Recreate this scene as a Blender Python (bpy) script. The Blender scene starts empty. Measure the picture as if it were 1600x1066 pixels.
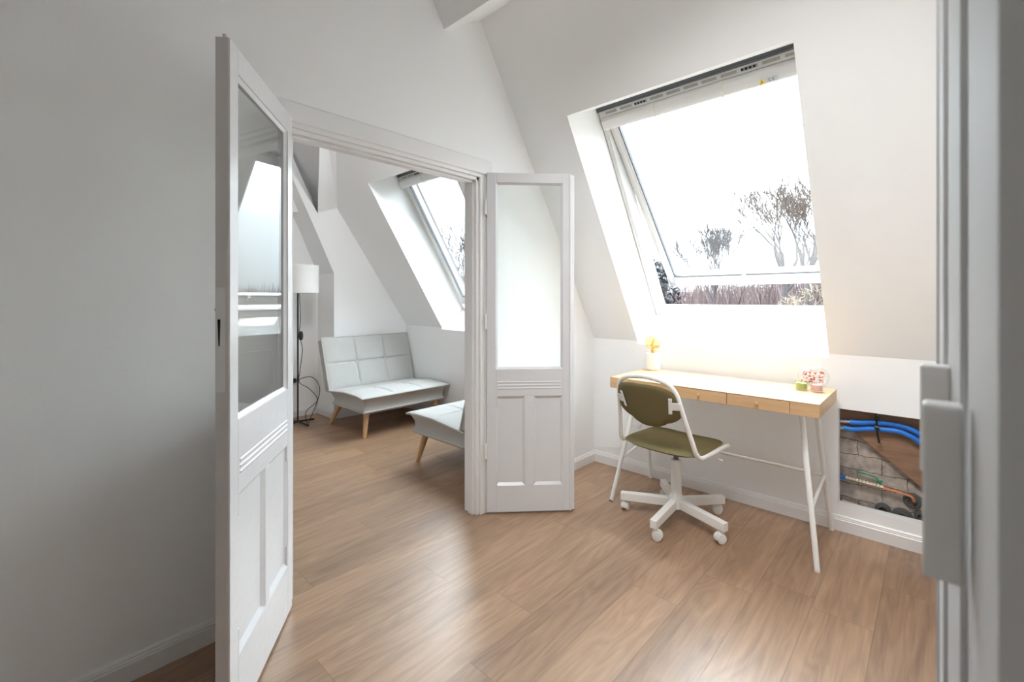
import bpy, bmesh, math, random
from mathutils import Vector, Matrix, noise
PI = math.pi
sc = bpy.context.scene
COL = sc.collection

# ------------------------------------------------------------------ camera, sky, sun, exposure
CAM = Vector((1.859, -2.887, 1.2))
cam_data = bpy.data.cameras.new('camera')
cam = bpy.data.objects.new('camera', cam_data)
COL.objects.link(cam)
cam_data.sensor_width = 36.0
cam_data.lens = 710.0 / 1600.0 * 36.0
cam_data.shift_y = -(533.0 - 467.0) / 1600.0
cam_data.clip_start = 0.02
cam_data.clip_end = 400
cam.location = CAM
yaw = math.atan2(0.682, 0.731)
cam.rotation_euler = (PI / 2, 0, yaw)
cam_data.dof.use_dof = True
cam_data.dof.focus_distance = 2.7
cam_data.dof.aperture_fstop = 3.5
sc.camera = cam

world = bpy.data.worlds.new('sky')
sc.world = world
world.use_nodes = True
bg = world.node_tree.nodes['Background']
bg.inputs['Color'].default_value = (0.84, 0.93, 1.0, 1)
_N, _L = world.node_tree.nodes, world.node_tree.links     # bright overcast sky, brighter overhead than at the horizon
_tc = _N.new('ShaderNodeTexCoord'); _sp = _N.new('ShaderNodeSeparateXYZ'); _L.new(_tc.outputs['Generated'], _sp.inputs[0])
_cv = _N.new('ShaderNodeValToRGB'); _cr = _cv.color_ramp
_cr.elements[0].position = 0.0; _cr.elements[0].color = (0.11, 0.11, 0.11, 1)
_cr.elements[1].position = 1.0; _cr.elements[1].color = (1, 1, 1, 1)
for _p, _v in ((0.15, 0.20), (0.32, 0.50), (0.6, 0.85)):
    _e = _cr.elements.new(_p); _e.color = (_v, _v, _v, 1)
_mu = _N.new('ShaderNodeMath'); _mu.operation = 'MULTIPLY'; _mu.inputs[1].default_value = 8.0
_L.new(_sp.outputs[2], _cv.inputs[0]); _L.new(_cv.outputs[0], _mu.inputs[0]); _L.new(_mu.outputs[0], bg.inputs['Strength'])

sun_data = bpy.data.lights.new('sun', 'SUN')
sun_data.energy = 6.0
sun_data.angle = math.radians(0.6)
sun_data.color = (1.0, 0.96, 0.9)
sun = bpy.data.objects.new('sun', sun_data)
COL.objects.link(sun)
sun.rotation_euler = Vector((0.53, 0.03, -1.0)).to_track_quat('-Z', 'Y').to_euler()

spot_data = bpy.data.lights.new('fill_spot', 'SPOT')  # added fill light for the knee wall and floor, no fixture modelled
spot_data.energy = 88.0
spot_data.spot_size = math.radians(86); spot_data.spot_blend = 1.0
spot_data.shadow_soft_size = 0.45
spot_data.color = (1.0, 0.985, 0.97)
spot = bpy.data.objects.new('fill_spot', spot_data); COL.objects.link(spot)
spot.location = (1.42, -2.35, 3.15)
spot.rotation_euler = (Vector((1.42, -0.15, 0.35)) - Vector((1.42, -2.35, 3.15))).to_track_quat('-Z', 'Y').to_euler()

spot2_data = bpy.data.lights.new('fill_spot', 'SPOT')  # second added fill light, brightens the chimney wall of the far room
spot2_data.energy = 45.0
spot2_data.spot_size = math.radians(110); spot2_data.spot_blend = 1.0
spot2_data.shadow_soft_size = 0.25
spot2_data.color = (1.0, 0.985, 0.97)
spot2 = bpy.data.objects.new('fill_spot', spot2_data); COL.objects.link(spot2)
spot2.location = (-0.45, -1.50, 2.85)
spot2.rotation_euler = (Vector((-2.6, -0.7, 1.5)) - Vector((-0.45, -1.50, 2.85))).to_track_quat('-Z', 'Y').to_euler()

sc.view_settings.view_transform = 'Standard'
sc.view_settings.look = 'None'
sc.view_settings.gamma = 1.0
sc.view_settings.exposure = 1.53
sc.view_settings.use_curve_mapping = False
sc.cycles.max_bounces = 14
sc.cycles.diffuse_bounces = 10
sc.cycles.glossy_bounces = 5
sc.cycles.transparent_max_bounces = 16
sc.cycles.use_denoising = True
sc.cycles.caustics_reflective = False
sc.cycles.sample_clamp_indirect = 12.0

# ------------------------------------------------------------------ materials
def new_mat(name):
    m = bpy.data.materials.new(name); m.use_nodes = True
    return m, m.node_tree.nodes, m.node_tree.links, m.node_tree.nodes['Principled BSDF']

def mat(name, col, rough=0.5, metal=0.0, bump=0.0, bscale=200.0, var=0.0, vscale=8.0, spec=0.5, stretch=(1, 1, 1)):
    m, N, L, p = new_mat(name)
    p.inputs['Base Color'].default_value = (*col, 1)
    p.inputs['Roughness'].default_value = rough
    p.inputs['Metallic'].default_value = metal
    p.inputs['Specular IOR Level'].default_value = spec
    tc = N.new('ShaderNodeTexCoord')
    mp = N.new('ShaderNodeMapping'); mp.inputs['Scale'].default_value = stretch
    L.new(tc.outputs['Object'], mp.inputs[0])
    if var > 0:
        n = N.new('ShaderNodeTexNoise'); n.inputs['Scale'].default_value = vscale; n.inputs['Detail'].default_value = 5
        L.new(mp.outputs[0], n.inputs['Vector'])
        mx = N.new('ShaderNodeMix'); mx.data_type = 'RGBA'
        mx.inputs[6].default_value = (*[c * (1 - var) for c in col], 1)
        mx.inputs[7].default_value = (*[min(1, c * (1 + var)) for c in col], 1)
        L.new(n.outputs['Fac'], mx.inputs[0]); L.new(mx.outputs[2], p.inputs['Base Color'])
    if bump > 0:
        n2 = N.new('ShaderNodeTexNoise'); n2.inputs['Scale'].default_value = bscale; n2.inputs['Detail'].default_value = 3
        L.new(mp.outputs[0], n2.inputs['Vector'])
        b = N.new('ShaderNodeBump'); b.inputs['Strength'].default_value = bump; b.inputs['Distance'].default_value = 0.002
        L.new(n2.outputs['Fac'], b.inputs['Height']); L.new(b.outputs[0], p.inputs['Normal'])
    return m

M = {}
M['wall'] = mat('wall_paint', (0.885, 0.895, 0.90), 0.85, bump=0.15, bscale=120, spec=0.2)
M['reveal'] = mat('reveal_paint', (0.86, 0.86, 0.855), 0.8, spec=0.2)
M['trim'] = mat('trim_gloss', (0.80, 0.80, 0.80), 0.32, bump=0.10, bscale=35, spec=0.5)
M['door'] = mat('door_gloss', (0.70, 0.705, 0.72), 0.24, bump=0.5, bscale=28, spec=0.5)
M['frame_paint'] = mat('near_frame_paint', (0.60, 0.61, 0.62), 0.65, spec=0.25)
M['cladding'] = mat('sash_cladding', (0.26, 0.21, 0.19), 0.5)
M['door_edge'] = mat('door_edge_paint', (0.62, 0.60, 0.585), 0.4, bump=0.3, bscale=40)
M['winframe'] = mat('window_white', (0.70, 0.70, 0.69), 0.3)
M['gasket'] = mat('dark_gasket', (0.10, 0.11, 0.13), 0.5)
M['slot'] = mat('slot_grey', (0.36, 0.35, 0.32), 0.6)
M['black'] = mat('black_metal', (0.012, 0.012, 0.013), 0.4)
M['blackhole'] = mat('black_void', (0.004, 0.004, 0.004), 0.9)
M['steel'] = mat('steel', (0.55, 0.56, 0.57), 0.3, 1.0)
M['fitting'] = mat('pipe_fitting_metal', (0.42, 0.36, 0.28), 0.55, 0.7, var=0.5, vscale=90)
M['powder'] = mat('white_powder_coat', (0.80, 0.79, 0.76), 0.35, bump=0.1, bscale=300)
M['plastic'] = mat('white_plastic', (0.74, 0.73, 0.70), 0.4)
M['hinge'] = mat('hinge_grey', (0.75, 0.75, 0.74), 0.45)
M['olive'] = mat('olive_fabric', (0.165, 0.135, 0.062), 0.85, bump=0.6, bscale=900, var=0.10, vscale=300, spec=0.25)
M['linen'] = mat('grey_linen', (0.50, 0.50, 0.485), 0.95, bump=0.7, bscale=500, var=0.14, vscale=160, spec=0.15)
M['piping'] = mat('grey_piping', (0.50, 0.495, 0.47), 0.95, bump=0.5, bscale=400, spec=0.1)
M['beech'] = mat('beech_wood', (0.56, 0.34, 0.17), 0.45, var=0.16, vscale=12, stretch=(6, 6, 1))
M['shade'] = mat('lampshade_cloth', (0.85, 0.85, 0.84), 0.9)
M['marble'] = mat('white_marble', (0.84, 0.82, 0.79), 0.25, var=0.08, vscale=22)
M['brass'] = mat('brass', (0.75, 0.5, 0.2), 0.3, 1.0)
M['copper'] = mat('copper', (0.78, 0.36, 0.2), 0.28, 1.0, var=0.2, vscale=60)
M['blue'] = mat('blue_hose', (0.02, 0.20, 0.72), 0.4, var=0.2, vscale=30)
M['redp'] = mat('red_cap', (0.5, 0.03, 0.03), 0.5)
M['greenp'] = mat('green_plastic', (0.02, 0.30, 0.13), 0.5)
M['cord'] = mat('white_cord', (0.8, 0.8, 0.78), 0.5)
M['rubber'] = mat('grey_rubber', (0.11, 0.11, 0.11), 0.8)
M['oldwood'] = mat('old_timber', (0.30, 0.18, 0.115), 0.9, bump=1.0, bscale=60, var=0.5, vscale=9, stretch=(1, 4, 4))
M['bark'] = mat('bark', (0.04, 0.034, 0.036), 0.95, var=0.2, vscale=3)
M['birch'] = mat('pale_bark', (0.12, 0.10, 0.075), 0.95, var=0.2, vscale=3)
M['twigs'] = mat('thicket_twigs', (0.060, 0.043, 0.042), 0.95, var=0.3, vscale=1)
M['evergreen'] = mat('evergreen_leaves', (0.02, 0.021, 0.024), 0.9, var=0.4, vscale=4)
M['ground'] = mat('winter_grass', (0.05, 0.045, 0.035), 0.95, var=0.3, vscale=0.3)
M['wax_green'] = mat('green_wax', (0.50, 0.56, 0.26), 0.4)
M['wax_pink'] = mat('pink_wax', (0.80, 0.42, 0.38), 0.4)
M['petal'] = mat('dried_petals', (0.62, 0.16, 0.12), 0.8, var=0.5, vscale=50)
M['petal2'] = mat('cream_petals', (0.85, 0.62, 0.50), 0.8)
M['yellow'] = mat('yellow_sticker', (0.85, 0.65, 0.05), 0.5)
M['sticker'] = mat('grey_sticker', (0.62, 0.63, 0.66), 0.5)
M['ink'] = mat('sticker_ink', (0.03, 0.03, 0.04), 0.6)
M['outer'] = mat('roof_outside', (0.12, 0.11, 0.11), 0.8)
M['brickred'] = mat('brick_far', (0.45, 0.16, 0.11), 0.9)

def glass_mat(name, tint=(0.97, 0.985, 0.98), rough=0.0):
    m, N, L, p = new_mat(name); N.remove(p)
    g = N.new('ShaderNodeNewGeometry')
    dt = N.new('ShaderNodeVectorMath'); dt.operation = 'DOT_PRODUCT'
    L.new(g.outputs['Incoming'], dt.inputs[0]); L.new(g.outputs['Normal'], dt.inputs[1])
    ab = N.new('ShaderNodeMath'); ab.operation = 'ABSOLUTE'; L.new(dt.outputs['Value'], ab.inputs[0])
    om = N.new('ShaderNodeMath'); om.operation = 'SUBTRACT'; om.inputs[0].default_value = 1.0; L.new(ab.outputs[0], om.inputs[1])
    pw = N.new('ShaderNodeMath'); pw.operation = 'POWER'; pw.inputs[1].default_value = 5.0; L.new(om.outputs[0], pw.inputs[0])
    ma = N.new('ShaderNodeMath'); ma.operation = 'MULTIPLY_ADD'; ma.inputs[1].default_value = 0.96; ma.inputs[2].default_value = 0.04
    L.new(pw.outputs[0], ma.inputs[0])
    tr = N.new('ShaderNodeBsdfTransparent'); tr.inputs[0].default_value = (*tint, 1)
    gl = N.new('ShaderNodeBsdfGlossy'); gl.inputs['Roughness'].default_value = rough
    mx = N.new('ShaderNodeMixShader')
    L.new(ma.outputs[0], mx.inputs[0]); L.new(tr.outputs[0], mx.inputs[1]); L.new(gl.outputs[0], mx.inputs[2])
    L.new(mx.outputs[0], N['Material Output'].inputs[0])
    return m
M['glass'] = glass_mat('clear_glass')
M['amberglass'] = glass_mat('amber_glass', (0.98, 0.80, 0.50))
M['greenglass'] = glass_mat('green_glass', (0.94, 0.97, 0.86))

def wood_mat(name, c1, c2, plank=False, rough=0.42, grain=1.0):
    """oak; planks run along local Y"""
    m, N, L, p = new_mat(name)
    tc = N.new('ShaderNodeTexCoord')
    vec = tc.outputs['Object']
    def math_(op, a, b=None, c=None):
        n = N.new('ShaderNodeMath'); n.operation = op
        for i, v in enumerate((a, b, c)):
            if v is None: continue
            if isinstance(v, (int, float)): n.inputs[i].default_value = v
            else: L.new(v, n.inputs[i])
        return n.outputs[0]
    sep = N.new('ShaderNodeSeparateXYZ'); L.new(vec, sep.inputs[0])
    x, y, z = sep.outputs
    if plank:
        W, LEN = 0.192, 1.29
        row = math_('FLOOR', math_('DIVIDE', math_('ADD', x, 20.0), W))
        wn = N.new('ShaderNodeTexWhiteNoise'); wn.noise_dimensions = '1D'; L.new(row, wn.inputs['W'])
        yy = math_('ADD', math_('ADD', y, 20.0), math_('MULTIPLY', wn.outputs['Value'], LEN))
        cell = math_('FLOOR', math_('DIVIDE', yy, LEN))
        pid = math_('ADD', math_('MULTIPLY', row, 13.7), math_('MULTIPLY', cell, 5.31))
        wn2 = N.new('ShaderNodeTexWhiteNoise'); wn2.noise_dimensions = '1D'; L.new(pid, wn2.inputs['W'])
        rnd = wn2.outputs['Value']
        fx = math_('FRACT', math_('DIVIDE', math_('ADD', x, 20.0), W))
        fy = math_('FRACT', math_('DIVIDE', yy, LEN))
        ex = math_('MULTIPLY', math_('MINIMUM', fx, math_('SUBTRACT', 1.0, fx)), W)
        ey = math_('MULTIPLY', math_('MINIMUM', fy, math_('SUBTRACT', 1.0, fy)), LEN)
        edge = math_('MINIMUM', ex, ey)
        seam = math_('LESS_THAN', edge, 0.0011)
    else:
        rnd = 0.0; seam = None
    cmb = N.new('ShaderNodeCombineXYZ')
    if plank:
        L.new(x, cmb.inputs[0]); L.new(math_('ADD', y, math_('MULTIPLY', rnd, 37.0)), cmb.inputs[1]); L.new(math_('MULTIPLY', rnd, 11.0), cmb.inputs[2])
        base = cmb.outputs[0]
        sc1, sc2, sc3 = (55, 2.2, 1), (7.0, 0.8, 1), (9.0, 1.3, 1)
    else:
        base = vec
        sc1, sc2, sc3 = (3, 60, 60), (1.2, 14, 14), (2, 20, 20)
    def nz(scale, detail, dist=0.0, rough_=0.6):
        mp = N.new('ShaderNodeMapping'); mp.inputs['Scale'].default_value = scale; L.new(base, mp.inputs[0])
        n = N.new('ShaderNodeTexNoise'); n.inputs['Scale'].default_value = 1.0; n.inputs['Detail'].default_value = detail
        n.inputs['Distortion'].default_value = dist; n.inputs['Roughness'].default_value = rough_
        L.new(mp.outputs[0], n.inputs['Vector']); return n.outputs['Fac']
    fine = nz(sc1, 8, 0.3, 0.75); broad = nz(sc2, 4, 0.7)
    cath = math_('FRACT', math_('MULTIPLY', nz(sc3, 2, 0.6, 0.4), 9.0))
    cathl = math_('ABSOLUTE', math_('SUBTRACT', cath, 0.5))
    f = math_('ADD', math_('MULTIPLY', fine, 0.55), math_('MULTIPLY', broad, 0.35))
    f = math_('ADD', f, math_('MULTIPLY', cathl, 0.18))
    if plank: f = math_('ADD', f, math_('MULTIPLY', math_('SUBTRACT', rnd, 0.5), 0.16))
    rp = N.new('ShaderNodeValToRGB')
    rp.color_ramp.elements[0].position = 0.5 - 0.19 / grain; rp.color_ramp.elements[0].color = (*c2, 1)
    rp.color_ramp.elements[1].position = 0.5 + 0.17 / grain; rp.color_ramp.elements[1].color = (*c1, 1)
    L.new(f, rp.inputs[0])
    out = rp.outputs[0]
    if plank:
        kn = N.new('ShaderNodeTexVoronoi'); kn.inputs['Scale'].default_value = 1.0
        mpk = N.new('ShaderNodeMapping'); mpk.inputs['Scale'].default_value = (5.2, 1.9, 1); L.new(base, mpk.inputs[0]); L.new(mpk.outputs[0], kn.inputs['Vector'])
        r2 = N.new('ShaderNodeValToRGB'); r2.color_ramp.elements[0].position = 0.02; r2.color_ramp.elements[0].color = (0.62, 0.58, 0.56, 1)
        r2.color_ramp.elements[1].position = 0.13; r2.color_ramp.elements[1].color = (1, 1, 1, 1)
        L.new(kn.outputs['Distance'], r2.inputs[0])
        mk = N.new('ShaderNodeMix'); mk.data_type = 'RGBA'; mk.blend_type = 'MULTIPLY'; mk.inputs[0].default_value = 0.8
        L.new(out, mk.inputs[6]); L.new(r2.outputs[0], mk.inputs[7]); out = mk.outputs[2]
        ms = N.new('ShaderNodeMix'); ms.data_type = 'RGBA'; ms.inputs[7].default_value = (c2[0] * .5, c2[1] * .5, c2[2] * .5, 1)
        L.new(math_('MULTIPLY', seam, 0.55), ms.inputs[0]); L.new(out, ms.inputs[6]); out = ms.outputs[2]
    L.new(out, p.inputs['Base Color'])
    p.inputs['Roughness'].default_value = rough
    p.inputs['Specular IOR Level'].default_value = 0.85 if plank else 0.5
    b = N.new('ShaderNodeBump'); b.inputs['Strength'].default_value = 0.12; b.inputs['Distance'].default_value = 0.001
    L.new(fine, b.inputs['Height']); L.new(b.outputs[0], p.inputs['Normal'])
    return m
M['floor'] = wood_mat('oak_floor', (0.425, 0.265, 0.163), (0.195, 0.115, 0.069), plank=True, rough=0.36)
M['desk'] = wood_mat('bamboo_desk', (0.67, 0.45, 0.26), (0.50, 0.30, 0.145), rough=0.38, grain=0.9)

def brick_mat():
    m, N, L, p = new_mat('old_masonry')
    tc = N.new('ShaderNodeTexCoord')
    sp = N.new('ShaderNodeSeparateXYZ'); L.new(tc.outputs['Object'], sp.inputs[0])
    cb = N.new('ShaderNodeCombineXYZ'); L.new(sp.outputs[0], cb.inputs[0]); L.new(sp.outputs[2], cb.inputs[1])
    n0 = N.new('ShaderNodeTexNoise'); n0.inputs['Scale'].default_value = 14; L.new(cb.outputs[0], n0.inputs['Vector'])
    mxv = N.new('ShaderNodeMix'); mxv.data_type = 'RGBA'; mxv.inputs[0].default_value = 0.035
    L.new(cb.outputs[0], mxv.inputs[6]); L.new(n0.outputs['Color'], mxv.inputs[7])
    br = N.new('ShaderNodeTexBrick'); br.inputs['Scale'].default_value = 1.0
    br.inputs['Brick Width'].default_value = 0.19; br.inputs['Row Height'].default_value = 0.075; br.inputs['Mortar Size'].default_value = 0.0018
    br.inputs['Color1'].default_value = (0.48, 0.42, 0.37, 1); br.inputs['Color2'].default_value = (0.38, 0.33, 0.285, 1)
    br.inputs['Mortar'].default_value = (0.14, 0.115, 0.095, 1)
    L.new(mxv.outputs[2], br.inputs['Vector'])
    n1 = N.new('ShaderNodeTexNoise'); n1.inputs['Scale'].default_value = 26; n1.inputs['Detail'].default_value = 8
    L.new(tc.outputs['Object'], n1.inputs['Vector'])
    mm = N.new('ShaderNodeMix'); mm.data_type = 'RGBA'; mm.blend_type = 'OVERLAY'; mm.inputs[0].default_value = 0.8
    L.new(br.outputs[0], mm.inputs[6]); L.new(n1.outputs['Fac'], mm.inputs[7]); L.new(mm.outputs[2], p.inputs['Base Color'])
    b = N.new('ShaderNodeBump'); b.inputs['Strength'].default_value = 0.8; b.inputs['Distance'].default_value = 0.004
    L.new(n1.outputs['Fac'], b.inputs['Height']); L.new(b.outputs[0], p.inputs['Normal'])
    p.inputs['Roughness'].default_value = 0.95
    return m
M['masonry'] = brick_mat()

# ------------------------------------------------------------------ helpers
class MB:
    def __init__(self): self.bm = bmesh.new()
    def face(self, pts):
        vs = [self.bm.verts.new(p) for p in pts]
        return self.bm.faces.new(vs)
    def box(self, lo, hi, M4=None):
        x0, y0, z0 = lo; x1, y1, z1 = hi
        c = [(x0, y0, z0), (x1, y0, z0), (x1, y1, z0), (x0, y1, z0), (x0, y0, z1), (x1, y0, z1), (x1, y1, z1), (x0, y1, z1)]
        if M4 is not None: c = [M4 @ Vector(p) for p in c]
        v = [self.bm.verts.new(p) for p in c]
        for f in ((3, 2, 1, 0), (4, 5, 6, 7), (0, 1, 5, 4), (1, 2, 6, 5), (2, 3, 7, 6), (3, 0, 4, 7)):
            self.bm.faces.new([v[i] for i in f])
        return self
    def prism(self, poly, axis, a, b, M4=None):
        """poly: list of 2-tuples in the plane across axis; extruded from a to b"""
        def P3(p, t):
            q = {'x': (t, p[0], p[1]), 'y': (p[0], t, p[1]), 'z': (p[0], p[1], t)}[axis]
            q = Vector(q); return M4 @ q if M4 is not None else q
        va = [self.bm.verts.new(P3(p, a)) for p in poly]; vb = [self.bm.verts.new(P3(p, b)) for p in poly]
        n = len(poly)
        self.bm.faces.new(va); self.bm.faces.new(list(reversed(vb)))
        for i in range(n): self.bm.faces.new([va[i], vb[i], vb[(i + 1) % n], va[(i + 1) % n]])
        return self
    def tube(self, pts, rad, seg=12, cap=True, closed=False, M4=None):
        pts = [Vector(p) for p in pts]; n = len(pts)
        if not isinstance(rad, (list, tuple)): rad = [rad] * n
        rings = []; up = None
        for i in range(n):
            if closed: t = (pts[(i + 1) % n] - pts[i - 1])
            else: t = pts[min(i + 1, n - 1)] - pts[max(i - 1, 0)]
            t.normalize()
            if up is None:
                up = Vector((0, 0, 1)) if abs(t.z) < 0.9 else Vector((1, 0, 0))
            s = t.cross(up)
            if s.length < 1e-5: s = t.cross(Vector((0, 1, 0)))
            s.normalize(); u = s.cross(t).normalized(); up = u
            r = [pts[i] + (s * math.cos(2 * PI * k / seg) + u * math.sin(2 * PI * k / seg)) * rad[i] for k in range(seg)]
            if M4 is not None: r = [M4 @ q for q in r]
            rings.append([self.bm.verts.new(q) for q in r])
        m = n if closed else n - 1
        for i in range(m):
            a, b = rings[i], rings[(i + 1) % n]
            for k in range(seg):
                self.bm.faces.new([a[k], a[(k + 1) % seg], b[(k + 1) % seg], b[k]])
        if cap and not closed:
            self.bm.faces.new(list(reversed(rings[0]))); self.bm.faces.new(rings[-1])
        return self
    def lathe(self, prof, seg=32, c=(0, 0, 0), M4=None):
        rings = []
        for r, z in prof:
            q = [Vector((c[0] + r * math.cos(2 * PI * k / seg), c[1] + r * math.sin(2 * PI * k / seg), c[2] + z)) for k in range(seg)] if r > 1e-6 else [Vector((c[0], c[1], c[2] + z))]
            if M4 is not None: q = [M4 @ v for v in q]
            rings.append([self.bm.verts.new(v) for v in q])
        for a, b in zip(rings, rings[1:]):
            for k in range(seg):
                if len(a) == 1 and len(b) == 1: continue
                if len(a) == 1: self.bm.faces.new([a[0], b[(k + 1) % seg], b[k]])
                elif len(b) == 1: self.bm.faces.new([a[k], a[(k + 1) % seg], b[0]])
                else: self.bm.faces.new([a[k], a[(k + 1) % seg], b[(k + 1) % seg], b[k]])
        if len(rings[0]) > 1: self.bm.faces.new(list(reversed(rings[0])))
        if len(rings[-1]) > 1: self.bm.faces.new(rings[-1])
        return self
    def build(self, name, m, parent=None, bevel=0.0, smooth=False, seg=2, label=None, M4=None, recalc=True, ang=35):
        if recalc: bmesh.ops.recalc_face_normals(self.bm, faces=self.bm.faces)
        if M4 is not None: bmesh.ops.transform(self.bm, matrix=M4, verts=self.bm.verts)
        me = bpy.data.meshes.new(name); self.bm.to_mesh(me); self.bm.free()
        me.materials.append(m)
        o = bpy.data.objects.new(name, me); COL.objects.link(o)
        if parent is not None: o.parent = parent
        if smooth:
            for p in me.polygons: p.use_smooth = True
            me.set_sharp_from_angle(angle=math.radians(ang))
        if bevel > 0:
            b = o.modifiers.new('bevel', 'BEVEL'); b.width = bevel; b.segments = seg; b.limit_method = 'ANGLE'; b.angle_limit = math.radians(40)
            b.harden_normals = False
        if label: o['label'] = label
        return o

def thing(name, label, cat, loc=(0, 0, 0), rotz=0.0, group=None, kind=None):
    o = bpy.data.objects.new(name, None); COL.objects.link(o)
    o.location = loc; o.rotation_euler = (0, 0, rotz); o.empty_display_size = 0.1
    tag(o, label, cat, group, kind); return o
def tag(o, label, cat=None, group=None, kind=None):
    o['label'] = label
    if cat: o['category'] = cat
    if group: o['group'] = group
    if kind: o['kind'] = kind
    return o
def struct(o, label=None):
    o['kind'] = 'structure'
    if label: o['label'] = label
    return o
def spline(pts, n=8, closed=False):
    """Catmull-Rom through pts"""
    P = [Vector(p) for p in pts]; out = []
    m = len(P)
    rng = range(m if closed else m - 1)
    for i in rng:
        if closed: a, b, c, d = P[(i - 1) % m], P[i], P[(i + 1) % m], P[(i + 2) % m]
        else: a, b, c, d = P[max(i - 1, 0)], P[i], P[i + 1], P[min(i + 2, m - 1)]
        for k in range(n):
            t = k / n
            out.append(0.5 * ((2 * b) + (c - a) * t + (2 * a - 5 * b + 4 * c - d) * t * t + (3 * b - a - 3 * c + d) * t ** 3))
    if not closed: out.append(P[-1])
    return out

# ------------------------------------------------------------------ setting: roof, walls, floor
RS, RC = 0.8473, 0.5312           # sin / cos of the roof slope, and the crease height
CZ = 0.910
def RP(x, s, o=0.0): return Vector((x, -s * RC + o * RS, CZ + s * RS + o * RC))
XL, XR = -3.6, 1.935
YB = -5.2
S_TOP = 4.0
WINS = {1: (0.353, 1.447), 2: (-1.807, -0.713)}
S_M0, S_M1 = 0.0, 1.548           # mouth of the reveal along the slope
OF = 0.325                        # depth of the reveal
S_F0, S_F1 = 0.004, 1.500         # opening at the frame
ZM = 0.889                        # lower edge of the mouth on the knee wall

# inner slope with holes
m = MB()
xs = [XL, WINS[2][0], WINS[2][1], WINS[1][0], WINS[1][1], XR]
for i in range(5):
    a, b = xs[i], xs[i + 1]
    if i in (1, 3):
        m.face([RP(a, S_M1), RP(b, S_M1), RP(b, S_TOP), RP(a, S_TOP)])
    else:
        m.face([RP(a, 0), RP(b, 0), RP(b, S_TOP), RP(a, S_TOP)])
m.build('ceiling', M['wall'], recalc=False)
struct(bpy.data.objects['ceiling'], 'white sloping attic ceiling cut by two roof windows')
# upper flat ceiling and back slope (beyond the frame)
topY, topZ = RP(0, S_TOP).y, RP(0, S_TOP).z
m = MB()
m.face([(XL, topY, topZ), (XR, topY, topZ), (XR, -5.2 + 1.0, topZ), (XL, -4.2, topZ)])
m.face([(XL, -4.2, topZ), (XR, -4.2, topZ), (XR, YB, topZ - 1.6), (XL, YB, topZ - 1.6)])
struct(m.build('ceiling', M['wall'], recalc=False), 'white upper ceiling')
# outside roof skin with thickness
m = MB()
OO = 0.46
for i in range(5):
    a, b = xs[i], xs[i + 1]
    if i in (1, 3):
        m.prism([(RP(0, S_M1 + 0.04, OF + .03).y, RP(0, S_M1 + 0.04, OF + .03).z), (RP(0, S_TOP, OF + .03).y, RP(0, S_TOP, OF + .03).z), (RP(0, S_TOP, OO).y, RP(0, S_TOP, OO).z), (RP(0, S_M1 + 0.04, OO).y, RP(0, S_M1 + 0.04, OO).z)], 'x', a, b)
        m.prism([(RP(0, -0.6, OF + .03).y, RP(0, -0.6, OF + .03).z), (RP(0, -.06, OF + .03).y, RP(0, -.06, OF + .03).z), (RP(0, -.06, OO - .05).y, RP(0, -.06, OO - .05).z), (RP(0, -.6, OO - .05).y, RP(0, -.6, OO - .05).z)], 'x', a, b)
    else:
        a = a + (.05 if i in (2, 4) else 0)
        m.prism([(RP(0, -0.6, OF + .03).y, RP(0, -0.6, OF + .03).z), (RP(0, S_TOP, OF + .03).y, RP(0, S_TOP, OF + .03).z), (RP(0, S_TOP, OO).y, RP(0, S_TOP, OO).z), (RP(0, -.6, OO).y, RP(0, -.6, OO).z)], 'x', a + (.0 if i else 0), b)
m.box((XL, YB, topZ + .1), (XR + .1, topY + .3, topZ + .3))
m.build('ceiling', M['outer'])
struct(bpy.data.objects['ceiling.002'], 'dark outer roof skin')

m = MB(); m.box((XL - .6, -1.5, 2.82), (XR + .6, .045, 2.97))  # added overhang, never in view, shaped to leave sun only on the sill
struct(m.build('trim_5', M['outer']), 'added unseen overhang that keeps direct sun out of the rooms')
# reveals
for k, (a, b) in WINS.items():
    m = MB()
    yk, zk = RP(0, S_M0).y, RP(0, S_M0).z
    T, B = RP(0, S_M1), Vector((0, 0, ZM)); FT, FB = RP(0, S_F1, OF), RP(0, S_F0, OF)
    for x, sgn in ((a, 1), (b, -1)):
        xf = x + (0.004 if sgn > 0 else 0.050)
        m.face([(x, T.y, T.z), (x, 0, CZ), (x, 0, ZM), (xf, FB.y, FB.z), (xf, FT.y, FT.z)])
    m.face([(a, 0, ZM), (b, 0, ZM), (b + .050, FB.y, FB.z), (a + .004, FB.y, FB.z)])
    m.face([(a, T.y, T.z), (b, T.y, T.z), (b + .050, FT.y, FT.z), (a + .004, FT.y, FT.z)])
    struct(m.build('trim_%d' % (k + 10), M['reveal'], recalc=False), 'white plaster reveal of the roof window')

# knee wall y = 0 with hole (x>=HX0) and mouths
HX0, HX1, HZ0, HZ1 = 1.487, 1.865, 0.131, 0.630
m = MB()
def quad_y(x0, x1, z0, z1): m.box((x0, 0.0, z0), (x1, 0.06, z1))
quad_y(XL, WINS[2][0], 0, CZ); quad_y(WINS[2][0], WINS[2][1], 0, ZM); quad_y(WINS[2][1], WINS[1][0], 0, CZ)
quad_y(WINS[1][0], WINS[1][1], 0, ZM); quad_y(WINS[1][1], HX0, 0, CZ)
quad_y(HX0, HX1, HZ1, CZ); quad_y(HX0, HX1, 0, HZ0); quad_y(HX1, XR, 0, CZ)
struct(m.build('wall_back', M['wall']), 'low white knee wall under the roof windows')
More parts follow.
